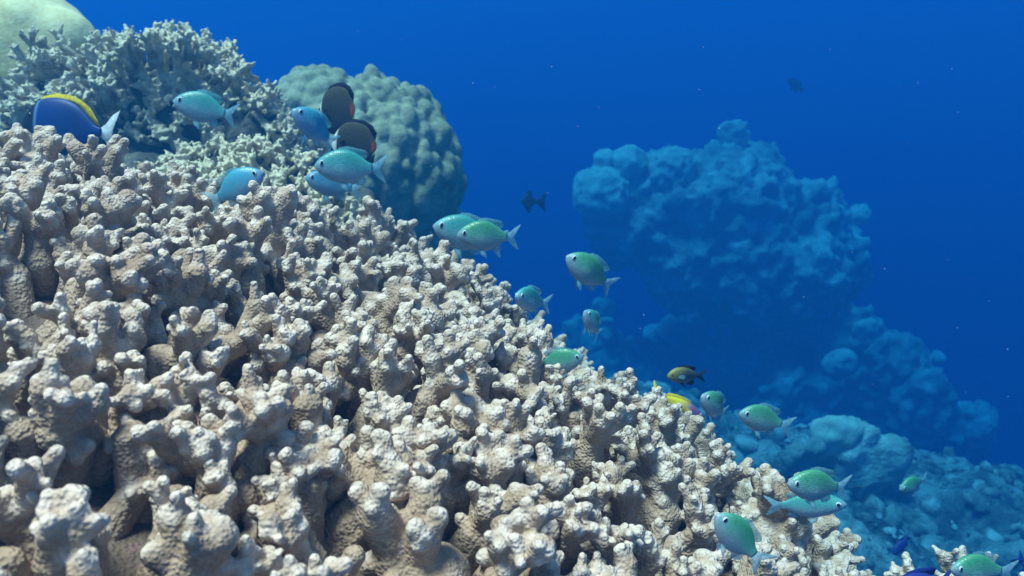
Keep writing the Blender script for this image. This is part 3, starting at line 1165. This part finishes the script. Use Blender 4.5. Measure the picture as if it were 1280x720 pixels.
CH = [  # u, v, d, phi, psi, length px, bend, tone, label
    (258, 136, .98, 167, 12, 80, .25, 'teal', 'teal damselfish in front of the dark hollow of the branching coral'),
    (396, 160, 1.0, 143, 38, 76, -.3, 'blue', 'steeply tilted blue damselfish overlapping the upper dark butterflyfish'),
    (439, 209, .96, 178, 8, 90, 0, 'teal', 'long teal damselfish just below the lower butterflyfish, upper of a close pair'),
    (418, 230, 1.02, 168, 18, 72, .25, 'blue', 'pale blue damselfish tucked right under the long teal damselfish'),
    (294, 235, .755, 28, 8, 84, 0, 'blue', 'bright sky blue damselfish facing right over the coral ridge'),
    (586, 293, .97, 166, 10, 92, .25, 'teal', 'teal damselfish half hidden behind a greener one at the coral edge'),
    (611, 295, .90, 178, 10, 80, 0, 'green', 'green damselfish overlapping a teal one above the middle of the coral edge'),
    (740, 341, .92, 147, 14, 80, -.3, 'green', 'green damselfish nose up in open blue water right of the coral edge'),
    (664, 375, .84, 165, 52, 66, .25, 'teal', 'teal damselfish with only its face peeking out of the coral'),
    (743, 405, .86, 130, 36, 54, -.3, 'teal', 'small teal damselfish seen nearly head on beside the coral edge'),
    (697, 452, .725, 12, 12, 66, 0, 'green', 'green damselfish facing right, half buried among coral fingers'),
    (896, 508, .77, 146, 32, 66, -.3, 'green', 'green damselfish beside the yellow tailed fish at the coral edge'),
    (956, 524, .90, 165, 12, 72, .25, 'green', 'green damselfish with bright blue tail tip above a coral branch'),
    (1024, 607, .65, 174, 10, 86, 0, 'green', 'plump green damselfish at the right coral edge, over a slimmer fish'),
    (1006, 631, .685, 5, 14, 98, 0, 'teal', 'slim teal damselfish facing right beneath the plump green one'),
    (924, 673, .60, 133, 12, 92, .25, 'green', 'green damselfish climbing steeply in front of the lower right coral'),
    (1142, 605, 1.30, 192, 22, 48, 0, 'green', 'small green damselfish alone in the blue near the right side'),
    (1226, 711, .69, 177, 10, 84, .25, 'green', 'green damselfish cut by the lower edge of the photo'),
]
for (u, v, d, phi, psi, lpx, bend, tone, lab) in CH:
    slim = phi == 5
    fish('chromis_' + tone, 'damselfish', 'chromis', bend, chm(tone), u, v, d if d < .7 else d * 1.17, phi, psi, lpx, lab, CH_GROUP, tall=0.82 if slim else 1.2)

fish('tang', 'surgeonfish', 'tang', 0.0, dict(body=M_BODY['tang'], tail=F_WHITE, dorsal=F_YEL, anal=F_WHITE, pect=F_CLEAR), 88, 160, 1.18, 171, -10, 138,
     'deep blue surgeonfish with a yellow back fin behind the coral', None, M_IRISD)
BM = dict(body=M_BODY['butter'], tail=F_CLEAR, dorsal=F_DARK, anal=F_DARK, pect=F_DARK)
fish('butter', 'butterflyfish', 'butterfly', 0.0, BM, 424, 138, 1.42, 172, -44, 98, 'upper of two dark butterflyfish with an orange rear, seen turned away', 'pair of dark butterflyfish', M_IRISD)
fish('butter', 'butterflyfish', 'butterfly', 0.0, BM, 446, 180, 1.38, 168, -26, 88, 'lower of two dark butterflyfish, half hidden by teal damselfish', 'pair of dark butterflyfish', M_IRISD)
fish('damsel', 'dark_damselfish', 'oval', 0.25, dict(body=M_BODY['damsel'], tail=F_DARK, dorsal=F_DARK, anal=F_DARK, pect=F_PALE), 857, 469, 1.2, 180, 14, 50,
     'dark damselfish with a yellowish head above the yellow tailed fish', None, M_IRISD)
fish('yt', 'yellow_tailed_fish', 'slender', 0.0, dict(body=M_BODY['yellowtail'], tail=F_YEL, dorsal=F_YEL, anal=F_YEL, pect=F_YEL), 846, 505, 1.16, -27, -12, 84,
     'yellow tailed fish whose head is hidden behind the coral edge', tall=0.8)
DK = dict(body=M_BODY['dark'], tail=F_DARK, dorsal=F_DARK, anal=F_DARK, pect=F_DARK)
fish('trigger', 'triggerfish', 'trigger', 0.0, DK, 667, 252, 3.8, 180, 20, 34, 'black bow tie shaped fish silhouetted in mid water', None, M_IRISD)
fish('dark', 'dark_fish', 'oval', 0.0, DK, 995, 107, 7.0, 150, 20, 28, 'faint dark fish high in the blue water', None, M_IRISD)
NV = dict(body=M_BODY['navy'], tail=F_NAVY, dorsal=F_NAVY, anal=F_NAVY, pect=F_NAVY)
fish('navy', 'navy_fish', 'oval', 0.0, NV, 1127, 681, 2.0, 222, 10, 34, 'small navy fish low over the seabed near the bottom edge', None, M_IRISD)
fish('navy', 'navy_fish', 'oval', 0.0, NV, 1150, 733, .84, 188, 10, 96, 'navy fish of which only the back shows at the bottom edge', None, M_IRISD)
fish('navy', 'navy_fish', 'oval', 0.0, NV, 1294, 714, 1.5, -38, 10, 60, 'navy fish cut off by the right edge, only its tail showing', None, M_IRISD)

# ------------------------------------------------------------------ drifting specks
m_p, nt, out = new_mat('speck')
tc = nd(nt, 'ShaderNodeTexCoord').outputs['Object']
bsdf(nt, out, mixc(nt, noise_n(nt, tc, 5), (0.7, 0.7, 0.68), (0.85, 0.85, 0.85)), 0.6)
rng = np.random.default_rng(3)
bl = []
for _ in range(110):
    u, v, d = rng.uniform(430, 1290), rng.uniform(0, 700), rng.uniform(.55, 1.6)
    bl.append((at(u, v, d), (0.0002 + 0.0003 * rng.random() ** 2) * (0.6 + 0.5 * d)))
V, F = blobs_mesh(bl, 1)
sp = link('drifting_specks', mesh_from('drifting_specks', V, F), m_p)
tag(sp, kind='stuff')
print('done', time.time() - T0)
